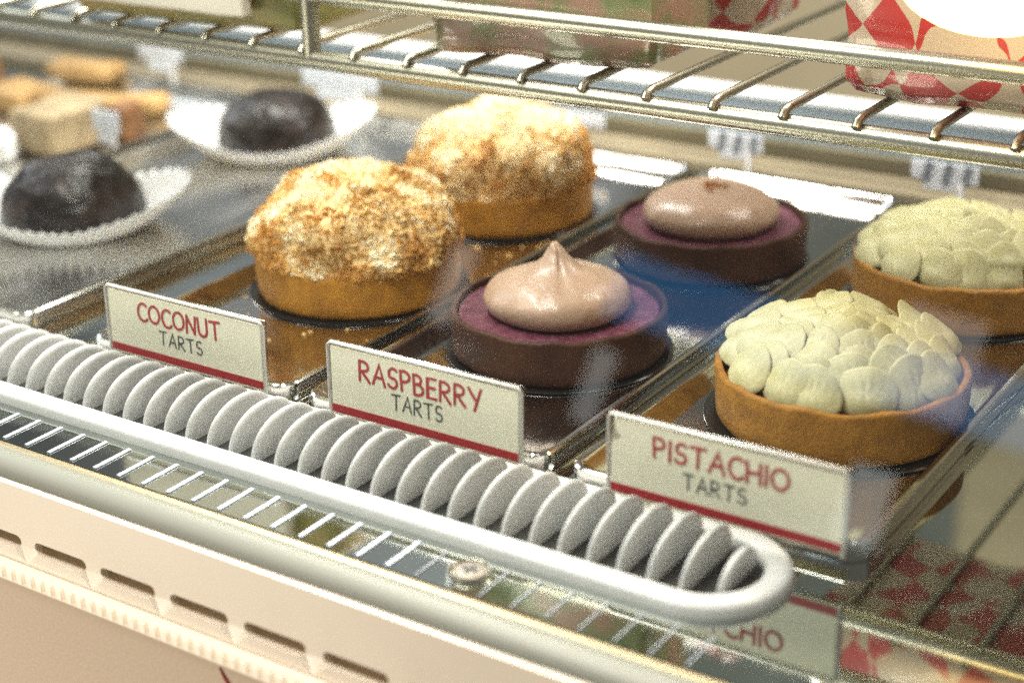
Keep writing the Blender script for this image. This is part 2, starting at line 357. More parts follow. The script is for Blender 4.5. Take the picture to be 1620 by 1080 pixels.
for x in fx:
    if x > 0.1230: continue
    o = f0 if fi == 0 else f0.copy()
    if fi: S.collection.objects.link(o); o.parent = gr
    o.location = (x, 0.0002, 0); fi += 1
smallfin = mesh("fin", fin_bm(0.0153, 0.0134), M['white'], gr, angle=50); smallfin.location = (0.1206, -0.0002, 0)
smallfin = mesh("fin", fin_bm(0.0105, 0.0100, 0.0026), M['white'], gr, angle=50); smallfin.location = (0.1302, -0.0005, 0)

# ------------------------------------------------------------------ trays
def rrect(x0, x1, y0, y1, r, n=6):
    o = []
    for (cx, cy, a0) in ((x1 - r, y1 - r, 0), (x0 + r, y1 - r, 90), (x0 + r, y0 + r, 180), (x1 - r, y0 + r, 270)):
        for k in range(n + 1):
            a = math.radians(a0 + 90 * k / n); o.append((cx + r * math.cos(a), cy + r * math.sin(a)))
    return o
def tray(xc, w, y0, y1, label, m=None):
    e = empty("baking_tray", (xc, y0, -0.0015), label, "tray", "steel trays side by side on the display deck")
    bm = bmesh.new(); L = y1 - y0; loops = []
    for ins, z, r in ((0.0004, 0.0002, .0066), (0.0, 0.0050, .007), (0.0002, 0.0063, .0068), (0.0009, 0.0069, .0062), (0.0022, 0.0069, .0052), (0.0029, 0.0063, .0048), (0.0034, 0.0052, .0046), (0.0062, 0.0016, .0040), (0.0072, 0.0007, .0036), (0.0085, 0.0006, .003)):
        loops.append([bm.verts.new((x, y, z)) for x, y in rrect(-w / 2 + ins, w / 2 - ins, ins, L - ins, r)])
    for A, B in zip(loops, loops[1:]):
        n = len(A)
        for k in range(n): bm.faces.new((A[k], A[(k + 1) % n], B[(k + 1) % n], B[k]))
    bm.faces.new(loops[-1])
    bmesh.ops.recalc_face_normals(bm, faces=bm.faces)
    mesh("tray_pan", bm, m or M['tray'], e, angle=35)
    return e
TY0, TY1 = -0.0905, 0.213
tray(-0.1035, 0.0975, TY0, TY1, "steel tray carrying the two coconut covered tarts")
tray(0.0015, 0.0985, TY0, TY1, "steel tray carrying the two raspberry tarts with brown cream domes")
tray(0.1080, 0.0985, TY0, TY1, "steel tray carrying the two pistachio tarts with pale green petals")
tray(-0.2545, 0.1330, TY0, TY1, "wide steel tray carrying two dark chocolate domes in white paper", M['traym'])
tray(-0.4050, 0.1500, TY0, TY1, "blurred steel tray of tan pastries at the far left", M['traym'])

# ------------------------------------------------------------------ tarts
def board(loc, r, label):
    bm = bmesh.new(); lathe(bm, [(0, 0), (r, 0), (r + 0.0006, 0.0004), (r + 0.0004, 0.0009), (r - 0.0006, 0.0009), (r - 0.001, 0.0007), (0, 0.0007)], 72)
    o = mesh("cake_board", bm, M['board'], None, angle=40, label=label, cat="cake board", group="round black boards under the tarts"); o.location = loc; return o
def shell_bm(r, h, th, zf, seed):
    bm = bmesh.new()
    pr = [(0, 0), (r - 0.0022, 0), (r - 0.0010, 0.0004), (r - 0.0004, 0.0015), (r - 0.0002, h * 0.3), (r, h * 0.6), (r, h - 0.0012), (r - 0.0004, h - 0.0003), (r - 0.0010, h), (r - th + 0.0004, h - 0.0001), (r - th, h - 0.0008), (r - th - 0.0002, zf), (0, zf)]
    def fn(rr, z, a):
        d = 0.0006 * noise.noise(Vector((math.cos(a) * 3 + seed, math.sin(a) * 3, z * 150)))
        k = (rr + d * (1 if rr > r * 0.8 else 0)); dz = 0.0009 * noise.noise(Vector((math.cos(a) * 4, math.sin(a) * 4 + seed, 5))) if z > h * 0.8 else 0
        return (k * math.cos(a), k * math.sin(a), z + dz)
    lathe(bm, pr, 140, fn=fn); return bm
TG = {"coconut": "coconut tarts", "raspberry": "raspberry tarts", "pistachio": "pistachio tarts"}

def coconut(loc, r, label, seed):
    e = empty("coconut_tart", loc, label, "tart", "coconut tarts", rz=seed)
    mesh("pastry_shell", shell_bm(r, 0.0172, 0.003, 0.0160, seed), M['shell'], e, angle=50)
    def P(u):   # profile of the mound, u 0 rim..1 top
        a = u * PI / 2; return (r - 0.0002) * math.cos(a) ** 0.72, 0.0168 + 0.0315 * math.sin(a) ** 0.95
    def lump(p): return 0.0038 * noise.noise(Vector(p) * 70 + Vector((seed, 0, 0))) + 0.0011 * noise.noise(Vector(p) * 190 + Vector((seed, 3, 0)))
    bm = bmesh.new()
    def fn(rr, z, a):
        p = Vector((rr * math.cos(a), rr * math.sin(a), z)); n = Vector((math.cos(a), math.sin(a), 0.7)).normalized()
        return p + n * lump(p)
    lathe(bm, [(r - 0.004, 0.0160)] + [P(i / 26) for i in range(26)] + [(0, P(1)[1])], 110, fn=fn)
    rnd = random.Random(int(seed * 10) + 1)
    for f in bm.faces: f.material_index = 0
    def flake(p, n, sz, mi):
        t = n.orthogonal().normalized(); b = n.cross(t); a = rnd.uniform(0, 2 * PI); t, b = t * math.cos(a) + b * math.sin(a), b * math.cos(a) - t * math.sin(a)
        lift = n * rnd.uniform(-0.3, 0.6); t = (t + lift).normalized()
        lx, ly, lz = sz * rnd.uniform(0.7, 1.3), sz * rnd.uniform(0.5, 0.9), sz * rnd.uniform(0.4, 0.7)
        vs = []
        for sx in (-1, 1):
            for (sy, sz_) in ((-1, -1), (1, -1), (0.3 * rnd.uniform(-1, 1), 1)):
                vs.append(bm.verts.new(p + t * sx * lx * rnd.uniform(0.6, 1) + b * sy * ly * rnd.uniform(0.6, 1.1) + n * sz_ * lz))
        for q in ((0, 1, 2), (3, 5, 4), (0, 3, 4, 1), (1, 4, 5, 2), (2, 5, 3, 0)):
            f = bm.faces.new([vs[i] for i in q]); f.material_index = mi
    for i in range(7500):
        u = rnd.random() ** 1.25 if i < 6700 else rnd.uniform(0, 0.12)
        a = rnd.uniform(0, 2 * PI); rr, z = P(u)
        if u > 0.6 and rnd.random() > rr / r * 1.3 + 0.1: continue
        p = Vector((rr * math.cos(a), rr * math.sin(a), z)); n = Vector((math.cos(a) * math.cos(u * PI / 2), math.sin(a) * math.cos(u * PI / 2), math.sin(u * PI / 2) + 0.12)).normalized()
        p = p + n * (lump(p) + rnd.uniform(-0.0002, 0.0008))
        w = 1.5 * noise.noise(p * 75 + Vector((seed * 2, 9, 0))) + rnd.uniform(-0.35, 0.35)
        w -= 0.45 * (z - 0.031) / 0.016; mi = 1 if w > 0.14 else (2 if w > -0.30 else 3)
        flake(p, n, rnd.uniform(0.0005, 0.0012) * (1.5 if rnd.random() < 0.08 else 1), mi)
    for i in range(40):   # crumbs fallen onto the shell's side
        a = rnd.uniform(0, 2 * PI); z = 0.0165 - abs(rnd.gauss(0, 0.004)); 
        if z < 0.003: continue
        p = Vector((r * math.cos(a), r * math.sin(a), z)); flake(p, Vector((math.cos(a), math.sin(a), 0)), rnd.uniform(0.0003, 0.0006), rnd.choice((2, 3)))
    mesh("coconut_topping", bm, [M['curd'], M['fl1'], M['fl2'], M['fl3']], e, smooth=False)
    return e
coconut((-0.1056, 0.0143, 0), 0.0415, "sharp coconut tart nearest the COCONUT sign, toasted flakes over golden crust", 1.3)
coconut((-0.1080, 0.1230, 0), 0.0418, "softly blurred coconut tart at the rear of its tray, paler flakes on top", 4.1)
board((-0.1056, 0.0143, -0.0009), 0.0445, "black board under the front coconut tart")
board((-0.1080, 0.1230, -0.0009), 0.0435, "black board under the rear coconut tart")

def raspberry(loc, r, label, seed, peak):
    e = empty("raspberry_tart", loc, label, "tart", "raspberry tarts", rz=seed)
    mesh("chocolate_shell", shell_bm(r, 0.0172, 0.0027, 0.0120, seed), M['choc'], e, angle=50)
    bm = bmesh.new(); lathe(bm, [(r - 0.0031, 0.0118), (r - 0.0031, 0.0150), (r - 0.0042, 0.0146), (0.02, 0.0148), (0, 0.0148)], 80); mesh("raspberry_filling", bm, M['jam'], e)
    k = 1.0 if peak else 1.06
    pr = [(0.0215, 0.0144), (0.0248, 0.0152), (0.0268, 0.0175), (0.0273, 0.0200), (0.0266, 0.0225), (0.0248, 0.0249), (0.0218, 0.0270), (0.0180, 0.0285), (0.0142, 0.0296), (0.0110, 0.0306), (0.0084, 0.0318), (0.0066, 0.0332), (0.0052, 0.0348), (0.0040, 0.0364), (0.0030, 0.0380), (0.0022, 0.0394), (0.0014, 0.0404), (0.0005, 0.0409), (0, 0.0410)]
    if not peak: pr = [(a * k, b if b < 0.027 else 0.027 + (b - 0.027) * 0.75) for a, b in pr[:9]] + [(0.0105, 0.0290), (0.0065, 0.0299), (0.0030, 0.0306), (0, 0.0305)]
    def fn(rr, z, a):
        p = Vector((rr * math.cos(a), rr * math.sin(a), z))
        d = 0.0014 * noise.noise(p * 50 + Vector((seed, 0, 0))) + 0.0004 * noise.noise(p * 190 + Vector((seed, 7, 0))) + 0.00025 * math.sin(z * 1500 + 2.5 * a)
        if peak and z > 0.027: d += -0.0007 * math.exp(-((a - 5.3 + seed) % (2 * PI) - 0.1) ** 2 / 0.03) * min(1, rr / 0.004)
        lean = 0.0012 * max(0, (z - 0.031) / 0.01) ** 2 if peak else 0
        s = 1 + d / max(rr, 0.003)
        return Vector((rr * s * math.cos(a) - lean * math.cos(seed), rr * s * math.sin(a) + lean * math.sin(seed), z + d * 0.4))
    bm = bmesh.new(); lathe(bm, pr, 96, fn=fn)
    o = mesh("cream_dome", bm, M['mousse'], e); md = o.modifiers.new("s", 'SUBSURF'); md.levels = md.render_levels = 1
    if not peak:
        bm = bmesh.new(); rnd = random.Random(3)
        for i in range(60):
            a = rnd.uniform(0, 2 * PI); q = abs(rnd.gauss(0, 0.0034)); s = rnd.uniform(0.0005, 0.0011)
            m4 = Matrix.Translation((q * math.cos(a), q * math.sin(a), 0.0308 - q * 0.16 + rnd.uniform(0, 0.0009))) @ Matrix.Rotation(rnd.uniform(0, 3), 4, 'X') @ Matrix.Diagonal((s, s * 1.3, s * 0.8, 1))
            bmesh.ops.create_icosphere(bm, subdivisions=1, radius=1, matrix=m4)
        mesh("crumb_cluster", bm, M['crumb'], e, smooth=False)
    return e
raspberry((0, 0, 0), 0.0400, "front raspberry tart whose brown cream rises to a pointed tip", 0.0, True)
raspberry((0.0025, 0.1167, 0), 0.0404, "rear raspberry tart with a flat topped cream dome and a few crumbs", 0.8, False)
board((0, 0, -0.0009), 0.0418, "glossy black board under the raspberry tart with the pointed cream")
board((0.0025, 0.1167, -0.0009), 0.0410, "black board under the rear raspberry tart with flat cream")

def petal_bm(seed):
    """a spooned dollop: rounded full front, crisp thin upper edge, hollow behind"""
    bm = bmesh.new(); nR, nA = 9, 30; rnd = random.Random(seed); sk = rnd.uniform(-0.25, 0.25)
    def outline(a):
        z = math.sin(a); w = 0.0102 * (1 - 0.10 * z - 0.06 * max(0, z) ** 3); return Vector((w * math.cos(a) + sk * 0.004 * z, 0, 0.0086 * z * (1.08 if z > 0 else 0.95)))
    def pt(r, a, back):
        o = outline(a) * r; zz = math.sin(a) * r
        yf = -0.0025 * (1 - r ** 2.4) * (1 - 0.25 * zz) - 0.0022 * max(0, zz) ** 1.5 + 0.0010 * (math.cos(a) * r) ** 2
        th = 0.0007 + 0.0020 * (1 - zz) / 2 + 0.0012 * (1 - r)
        e = min(1, (1 - r) / 0.16); th *= math.sqrt(max(0.0, 1 - (1 - e) ** 2)) * 0.85 + 0.15
        p = Vector((o.x, yf + (th if back else 0), o.z))
        n = noise.noise_vector(p * 150 + Vector((seed * 7, 0, 0)))
        p += 0.00035 * n; p.y += 0.00018 * math.sin(p.x * 2400 + seed + 4 * zz)
        return p
    F_, B_ = [], []
    for i in range(1, nR + 1):
        r = (i / nR) ** 0.8
        F_.append([bm.verts.new(pt(r, 2 * PI * k / nA, 0)) for k in range(nA)]); B_.append([bm.verts.new(pt(r, 2 * PI * k / nA, 1)) for k in range(nA)])
    cf, cb = bm.verts.new(pt(0, 0, 0)), bm.verts.new(pt(0, 0, 1))
    for R_ in (F_, B_):
        for A, B in zip(R_, R_[1:]):
            for k in range(nA): bm.faces.new((A[k], A[(k + 1) % nA], B[(k + 1) % nA], B[k]))
    for k in range(nA):
        k2 = (k + 1) % nA; bm.faces.new((cf, F_[0][k], F_[0][k2])); bm.faces.new((cb, B_[0][k2], B_[0][k])); bm.faces.new((F_[-1][k], F_[-1][k2], B_[-1][k2], B_[-1][k]))
    bmesh.ops.recalc_face_normals(bm, faces=bm.faces)
    return bm
PET = []
def pistachio(loc, r, label, seed):
    e = empty("pistachio_tart", loc, label, "tart", "pistachio tarts", rz=seed)
    mesh("pastry_shell", shell_bm(r, 0.0186, 0.0028, 0.0150, seed), M['shell2'], e, angle=50)
    bm = bmesh.new(); lathe(bm, [(0.0345, 0.0150), (0.0345, 0.0180), (0.031, 0.0225), (0.024, 0.0265), (0.014, 0.0285), (0, 0.0292)], 60); mesh("cream_mound", bm, M['pist'], e)
    rnd = random.Random(int(seed * 100)); first = not PET
    rings = [(15, 0.0342, 0.0206, 32, 0.98), (12, 0.0292, 0.0244, 40, 0.92), (10, 0.0232, 0.0268, 46, 0.88), (8, 0.0168, 0.0288, 48, 0.84), (6, 0.0100, 0.0300, 50, 0.80), (3, 0.0035, 0.0310, 50, 0.78)]
    c0 = math.radians(-56) - seed
    for ri, (n, rad, z, tilt, sc) in enumerate(rings):
        for k in range(n):
            a = 2 * PI * (k + 0.5 * (ri % 2)) / n + rnd.uniform(-0.10, 0.10)
            dl = (a - c0 + PI) % (2 * PI) - PI; q = min(1, max(0, (abs(dl) - 0.5) / 1.5)); q = q * q * (3 - 2 * q); fa = c0 + dl * (0.80 if abs(dl) < 1.2 else 0.80 - 0.42 * (abs(dl) - 1.2) / 1.94)
            v = (ri * 3 + k) % 5
            if len(PET) < 5:
                o = mesh("petal", petal_bm(len(PET)), M['pist'], e); PET.append(o.data)
            else:
                o = link(bpy.data.objects.new("petal", PET[v]), e)
            s = 0.98 * sc * rnd.uniform(0.86, 1.14); rr = rad + rnd.uniform(-0.0015, 0.0010)
            zz = z + 0.0008 + rnd.uniform(-0.0010, 0.0012) + (0.0014 * q if ri < 2 else 0)
            o.matrix_local = Matrix.Translation((rr * math.cos(a), rr * math.sin(a), zz)) @ Matrix.Rotation(fa + PI / 2 + 0.30 * math.sin(dl) * (1 - q) + rnd.uniform(-0.18, 0.18), 4, 'Z') @ Matrix.Rotation(-math.radians(tilt + rnd.uniform(-6, 7) + 30 * q), 4, 'X') @ Matrix.Rotation(rnd.uniform(-0.15, 0.2) + 0.25, 4, 'Y') @ Matrix.Diagonal((s * 1.02, s, s * rnd.uniform(0.88, 1.12), 1))
    # a small pulled tip on top
    bm = bmesh.new(); lathe(bm, [(0.0032, 0.031), (0.0030, 0.0335), (0.0018, 0.0355), (0.0007, 0.0370), (0, 0.0373)], 16)
    mesh("cream_tip", bm, M['pist'], e)
    return e
pistachio((0.1119, -0.0020, 0), 0.0418, "front pistachio tart behind the PISTACHIO sign, piped pale green petals", 0.3)
pistachio((0.1100, 0.1200, 0), 0.0418, "rear pistachio tart cut off by the right picture edge", 2.2)
board((0.1119, -0.0020, -0.0009), 0.0448, "wide black board under the front pistachio tart")
board((0.1100, 0.1200, -0.0009), 0.0430, "black board under the rear pistachio tart")

# ------------------------------------------------------------------ chocolate domes in paper cases
def dome_cake(loc, label, seed, r=0.0325, h=0.031):
    bm = bmesh.new()
    pr = [(0, 0.0), (r * 0.9, 0.0), (r * 0.985, 0.002)] + [(r * math.cos(i / 22 * PI / 2) ** 0.8, 0.004 + (h - 0.004) * math.sin(i / 22 * PI / 2)) for i in range(22)] + [(0, h)]
    def fn(rr, z, a):
        p = Vector((rr * math.cos(a), rr * math.sin(a), z)); d = 0.0018 * noise.noise(p * 60 + Vector((seed, 0, 0))) + 0.0006 * noise.noise(p * 170 + Vector((seed, 0, 0)))
        return p * (1 + d / r)
    lathe(bm, pr, 90, fn=fn)
    o = mesh("chocolate_dome", bm, M['dome'], None, label=label, cat="cake", group="dark chocolate domes in paper"); o.location = loc; o.rotation_euler = (0, 0, seed); return o
def paper_case(loc, label, rz, seed, rl, rsd):
    bm = bmesh.new(); n = 252; rings = []
    def pt(a, s, off):
        c = abs(math.cos(a)) ** 2.6; R0 = 0.031
        R1 = rsd + (rl - rsd) * c; H = 0.0068 + 0.0120 * c + 0.0035 * max(0, math.sin(a))
        fl = 0.0019 * (abs(((a * 42 / (2 * PI)) % 1) * 2 - 1) * 2 - 1) * s + 0.0014 * noise.noise(Vector((math.cos(a) * 2 + seed, math.sin(a) * 2, 0))) * s
        rr = R0 + (R1 - R0) * s + fl; z = 0.0004 + H * s ** 1.25 + (0.0016 * (abs(((a * 42 / (2 * PI)) % 1) * 2 - 1) * 2 - 1) if s > 0.95 else 0)
        return (rr * math.cos(a), rr * math.sin(a), z + off)
    ss = [0, 0.15, 0.35, 0.55, 0.75, 0.9, 1.0]
    lo = [[bm.verts.new(pt(2 * PI * k / n, s, 0)) for k in range(n)] for s in ss]; up = [[bm.verts.new(pt(2 * PI * k / n, s, 0.0003)) for k in range(n)] for s in ss]
    def strip(A, B):
        for k in range(n): bm.faces.new((A[k], A[(k + 1) % n], B[(k + 1) % n], B[k]))
    for A, B in zip(lo, lo[1:]): strip(A, B)
    for A, B in zip(up, up[1:]): strip(B, A)
    strip(lo[-1], up[-1]); bm.faces.new(lo[0]); bm.faces.new(up[0][::-1]); bmesh.ops.recalc_face_normals(bm, faces=bm.faces)
    o = mesh("paper_case", bm, M['paper'], None, label=label, cat="paper case", group="white fluted paper cases"); o.location = loc; o.rotation_euler = (0, 0, rz); return o
dome_cake((-0.2705, 0.0120, 0.0008), "front dark chocolate dome at the left edge, dusty sheen on its top", 0.6)
dome_cake((-0.2705, 0.1535, 0.0008), "rear dark chocolate dome, smaller in view, in front of a white tag", 2.4, 0.0318, 0.0285)
paper_case((-0.2680, 0.0105, -0.0007), "fluted white paper case around the front chocolate dome", math.radians(36), 1.0, 0.0530, 0.0355)
paper_case((-0.2700, 0.1500, -0.0007), "fluted white paper case around the rear chocolate dome", math.radians(34), 5.0, 0.0530, 0.0355)

# fallen coconut crumbs
bm = bmesh.new(); rnd = random.Random(11)
for i in range(70):
    cx_, cy_ = ((-0.1056, 0.0143), (-0.1080, 0.1230))[i % 2]
    a = rnd.uniform(0, 2 * PI); q = 0.0455 + abs(rnd.gauss(0, 0.012)); px, py = cx_ + q * math.cos(a), cy_ + q * math.sin(a)
    if not (-0.1440 < px < -0.0632 and -0.080 < py < 0.20) or math.hypot(px + 0.108, py - 0.123) < 0.044 or math.hypot(px + 0.1056, py - 0.0143) < 0.044: continue
    sz = rnd.uniform(0.0004, 0.0009)
    bmesh.ops.create_icosphere(bm, subdivisions=1, radius=1, matrix=Matrix.Translation((px, py, -0.0009 + sz * 0.5)) @ Matrix.Rotation(rnd.uniform(0, 3), 4, 'Z') @ Matrix.Diagonal((sz * 1.7, sz * 0.8, sz * 0.6, 1)))
mesh("coconut_crumbs", bm, M['fl2'], None, smooth=False, kind="stuff", label="golden coconut crumbs fallen around the coconut tarts", cat="crumbs")

# ------------------------------------------------------------------ lettering
def arc(cx, cy, rx, ry, a0, a1, n=14): return [(cx + rx * math.cos(math.radians(a0 + (a1 - a0) * i / n)), cy + ry * math.sin(math.radians(a0 + (a1 - a0) * i / n))) for i in range(n + 1)]
GL = {
 'C': (0.66, [arc(0.42, 0.50, 0.40, 0.50, 52, 318, 18)]),
 'O': (0.80, [arc(0.40, 0.50, 0.40, 0.48, 80, 440, 24)]),
 'N': (0.68, [[(0.02, 0.0), (0.04, 0.98)], [(0.04, 0.96), (0.62, 0.04)], [(0.62, 0.04), (0.66, 1.0)]]),
 'U': (0.68, [[(0.02, 1.0), (0.02, 0.40)] + arc(0.33, 0.34, 0.31, 0.33, 180, 360, 12) + [(0.66, 1.0)]]),
 'T': (0.74, [[(0.0, 0.96), (0.74, 1.0)], [(0.38, 0.97), (0.36, 0.0)]]),
 'A': (0.74, [[(0.0, 0.0), (0.40, 1.0), (0.74, 0.0)], [(0.12, 0.36), (0.62, 0.36)]]),
 'R': (0.66, [[(0.04, 0.0), (0.02, 0.98)], [(0.02, 0.97)] + arc(0.22, 0.74, 0.34, 0.24, 80, -80, 12) + [(0.06, 0.47)], [(0.16, 0.48), (0.66, 0.0)]]),
 'S': (0.58, [arc(0.32, 0.75, 0.26, 0.24, 40, 180, 9) + arc(0.26, 0.62, 0.20, 0.12, 200, 270, 5) + arc(0.28, 0.27, 0.28, 0.25, 70, -150, 13)]),
 'P': (0.58, [[(0.04, 0.0), (0.02, 0.98)], [(0.02, 0.97)] + arc(0.22, 0.72, 0.34, 0.26, 80, -80, 12) + [(0.06, 0.44)]]),
 'B': (0.62, [[(0.04, 0.0), (0.02, 0.98)], [(0.02, 0.97)] + arc(0.20, 0.76, 0.28, 0.22, 80, -80, 10) + [(0.06, 0.53)], [(0.06, 0.53)] + arc(0.22, 0.27, 0.36, 0.26, 80, -85, 12) + [(0.04, 0.02)]]),
 'E': (0.56, [[(0.54, 0.98), (0.04, 0.97), (0.03, 0.02), (0.56, 0.02)], [(0.05, 0.52), (0.48, 0.53)]]),
 'Y': (0.70, [[(0.0, 1.0), (0.36, 0.48)], [(0.72, 1.0), (0.30, -0.04)]]),
 'I': (0.12, [[(0.06, 0.0), (0.06, 1.0)]]),
 'H': (0.68, [[(0.03, 0.0), (0.03, 1.0)], [(0.66, 0.0), (0.66, 1.0)], [(0.03, 0.50), (0.66, 0.52)]]),
}
def word(txt, x0, x1, zc, h, wt, y, name, m, parent, jit=0.05, seed=1, gap=0.20):
    rnd = random.Random(seed); tot = sum(GL[c][0] for c in txt) + gap * (len(txt) - 1); sx = (x1 - x0) / tot; bm = bmesh.new(); x = x0
    for c in txt:
        w, st = GL[c]; ang = rnd.uniform(-jit, jit); dz = rnd.uniform(-0.03, 0.03) * h
        for s in st:
            pts = []
            for (a, b) in s:
                px, pz = (a - w / 2) * sx, (b - 0.5) * h
                px, pz = px * math.cos(ang) - pz * math.sin(ang), px * math.sin(ang) + pz * math.cos(ang)
                pts.append((x + w / 2 * sx + px, y, zc + pz + dz))
            for i, (pa, pb) in enumerate(zip(pts, pts[1:])): pass
            tube2(bm, pts, wt)
        x += (w + gap) * sx
    return mesh(name, bm, m, parent, smooth=False)
def tube2(bm, pts, wt):
    """flat pen stroke in the XZ plane with rounded ends, slightly raised"""
    t = 0.00006 + random.random() * 0.00004
    P2 = [Vector((p[0], p[2])) for p in pts]; y = pts[0][1]; n = len(P2); left, right = [], []
    for i, p in enumerate(P2):
        d = (P2[min(i + 1, n - 1)] - P2[max(i - 1, 0)]).normalized(); nr = Vector((-d.y, d.x)); k = 1
        if 0 < i < n - 1:
            d1 = (P2[i] - P2[i - 1]).normalized(); d2 = (P2[i + 1] - P2[i]).normalized(); k = 1 / max(0.55, math.sqrt(max(0.01, (1 + d1.dot(d2)) / 2)))
        left.append(p + nr * wt * k); right.append(p - nr * wt * k)
    d0 = (P2[0] - P2[1]).normalized(); d1 = (P2[-1] - P2[-2]).normalized()
    def cap(c, d, a):
        nr = Vector((-d.y, d.x)); return [c + (nr * math.cos(q) + d * math.sin(q)) * wt for q in (a)]
    qs = [PI * i / 6 for i in range(1, 6)]
    outline = left + [P2[-1] + (Vector((-d1.y, d1.x)) * math.cos(q) + d1 * math.sin(q)) * wt for q in qs] + right[::-1] + [P2[0] + (Vector((-d0.y, d0.x)) * math.cos(q) + d0 * math.sin(q)) * wt for q in qs]
    # strip mesh for the body (robust for closed shapes)
    fv = [[bm.verts.new((q.x, y - t, q.y)) for q in (l, r)] for l, r in zip(left, right)]
    bv = [[bm.verts.new((q.x, y + 0.0002, q.y)) for q in (l, r)] for l, r in zip(left, right)]
    for i in range(n - 1):
        bm.faces.new((fv[i][0], fv[i + 1][0], fv[i + 1][1], fv[i][1]))
        bm.faces.new((fv[i][0], bv[i][0], bv[i + 1][0], fv[i + 1][0])); bm.faces.new((fv[i][1], fv[i + 1][1], bv[i + 1][1], bv[i][1]))
    for c, d in ((P2[0], d0), (P2[-1], d1)):
        nr = Vector((-d.y, d.x)); ring = [c + (nr * math.cos(q) + d * math.sin(q)) * wt for q in [PI * i / 6 for i in range(7)]]
        bm.faces.new([bm.verts.new((q.x, y - t, q.y)) for q in ring])

# ------------------------------------------------------------------ front signs
def sign(x0, x1, y, z0, z1, name_word, wx, wh, tx, label, seed, notch=False, lean=0.05, smudge=False):
    e = empty("sign_holder", ((x0 + x1) / 2, y, z0), label, "sign", "cream tart signs in clear holders")
    w, h = (x1 - x0), (z1 - z0); e.rotation_euler = (-lean * 0 + -0.03, 0, 0)
    hw = w / 2
    # clear holder: slab behind, top/side lips in front, foot loop
    bm = bmesh.new(); box(bm, -hw, hw, 0.0004, 0.0016, 0, h, 0.0004)
    mesh("clear_back", bm, M['acryl'], e, angle=40)
    bm = bmesh.new(); tube(bm, [(-hw + 0.0006, -0.0002, 0.0006), (-hw + 0.0006, -0.0002, h - 0.0018), (-hw + 0.0018, -0.0002, h - 0.0006), (hw - 0.0018, -0.0002, h - 0.0006), (hw - 0.0006, -0.0002, h - 0.0018), (hw - 0.0006, -0.0002, 0.0006)], 0.0007, 8)
    mesh("clear_rim", bm, M['rim'], e, angle=60)
    bm = bmesh.new()   # bent foot strip that wraps round the left rear corner
    for sgn in (-1,):
        pts = [(sgn * (hw - 0.002), 0.0020, 0.0060), (sgn * (hw + 0.0008), 0.0030, 0.0075), (sgn * (hw + 0.0020), 0.0060, 0.0072), (sgn * (hw - 0.001), 0.0090, 0.0040), (sgn * (hw - 0.006), 0.0095, 0.0008), (sgn * (hw - 0.012), 0.004, -0.0022)]
        tube(bm, pts, 0.0008, 8, sc=(1, 2.2))
    mesh("clear_foot", bm, M['acryl'], e)
    cx, cz = hw - 0.0016, h - 0.0020
    bm = bmesh.new()
    pts = [(-cx, 0.0012), (cx, 0.0012), (cx, cz), (-cx, cz)]
    if notch: pts = [(-cx, 0.0012), (cx, 0.0012), (cx, cz), (-cx + 0.0008, cz), (-cx + 0.0013, cz - 0.0022), (-cx + 0.0003, cz - 0.0036), (-cx + 0.0020, cz - 0.0046), (-cx + 0.0036, cz - 0.0052), (-cx + 0.0022, cz - 0.0064), (-cx + 0.0004, cz - 0.0070), (-cx - 0.0002, cz - 0.0092)]
    A = [bm.verts.new((x, -0.0003, z)) for x, z in pts]; B = [bm.verts.new((x, 0.0003, z)) for x, z in pts]; n = len(pts)
    bm.faces.new(A); bm.faces.new(B[::-1])
    for k in range(n): bm.faces.new((A[k], B[k], B[(k + 1) % n], A[(k + 1) % n]))
    bmesh.ops.triangulate(bm, faces=[f for f in bm.faces if len(f.verts) > 4]); bmesh.ops.recalc_face_normals(bm, faces=bm.faces)
    mesh("card", bm, M['card_s'] if smudge else M['card'], e, smooth=False)
    boxobj("red_stripe", -cx, cx, -0.00045, -0.00032, 0.0018, 0.0046, M['red'], e)
    word(name_word, wx[0] * w - hw, wx[1] * w - hw, h * 0.705, wh, 0.00046, -0.00042, "lettering", M['red'], e, seed=seed, jit=0.06)
    word("TARTS", tx[0] * w - hw, tx[1] * w - hw, h * 0.405, wh * 0.76, 0.00024, -0.00042, "lettering", M['ink'], e, seed=seed + 5, jit=0.05, gap=0.22)
    return e
M['rim'] = mat("clear_rim_edge", (0.55, 0.53, 0.48), 0.2, 0.0, spec=0.9, coat=0.5)
M['card_s'] = mat("cream_card_stained", (0.84, 0.82, 0.64), 0.5, col2=(0.66, 0.55, 0.36), vscale=38, ramp=(0.62, 0.80))
sign(-0.1300, -0.0545, -0.1000, 0.0066, 0.0334, "COCONUT", (0.215, 0.735), 0.0066, (0.345, 0.615), "cream sign in clear holder reading COCONUT TARTS", 3)
sign(-0.0272, 0.0495, -0.1000, 0.0060, 0.0330, "RASPBERRY", (0.175, 0.80), 0.0070, (0.345, 0.605), "cream sign in clear holder reading RASPBERRY TARTS", 4, smudge=True)
sign(0.0793, 0.1556, -0.1000, 0.0055, 0.0328, "PISTACHIO", (0.205, 0.765), 0.0064, (0.335, 0.60), "cream sign with torn left edge reading PISTACHIO TARTS", 6, notch=True)

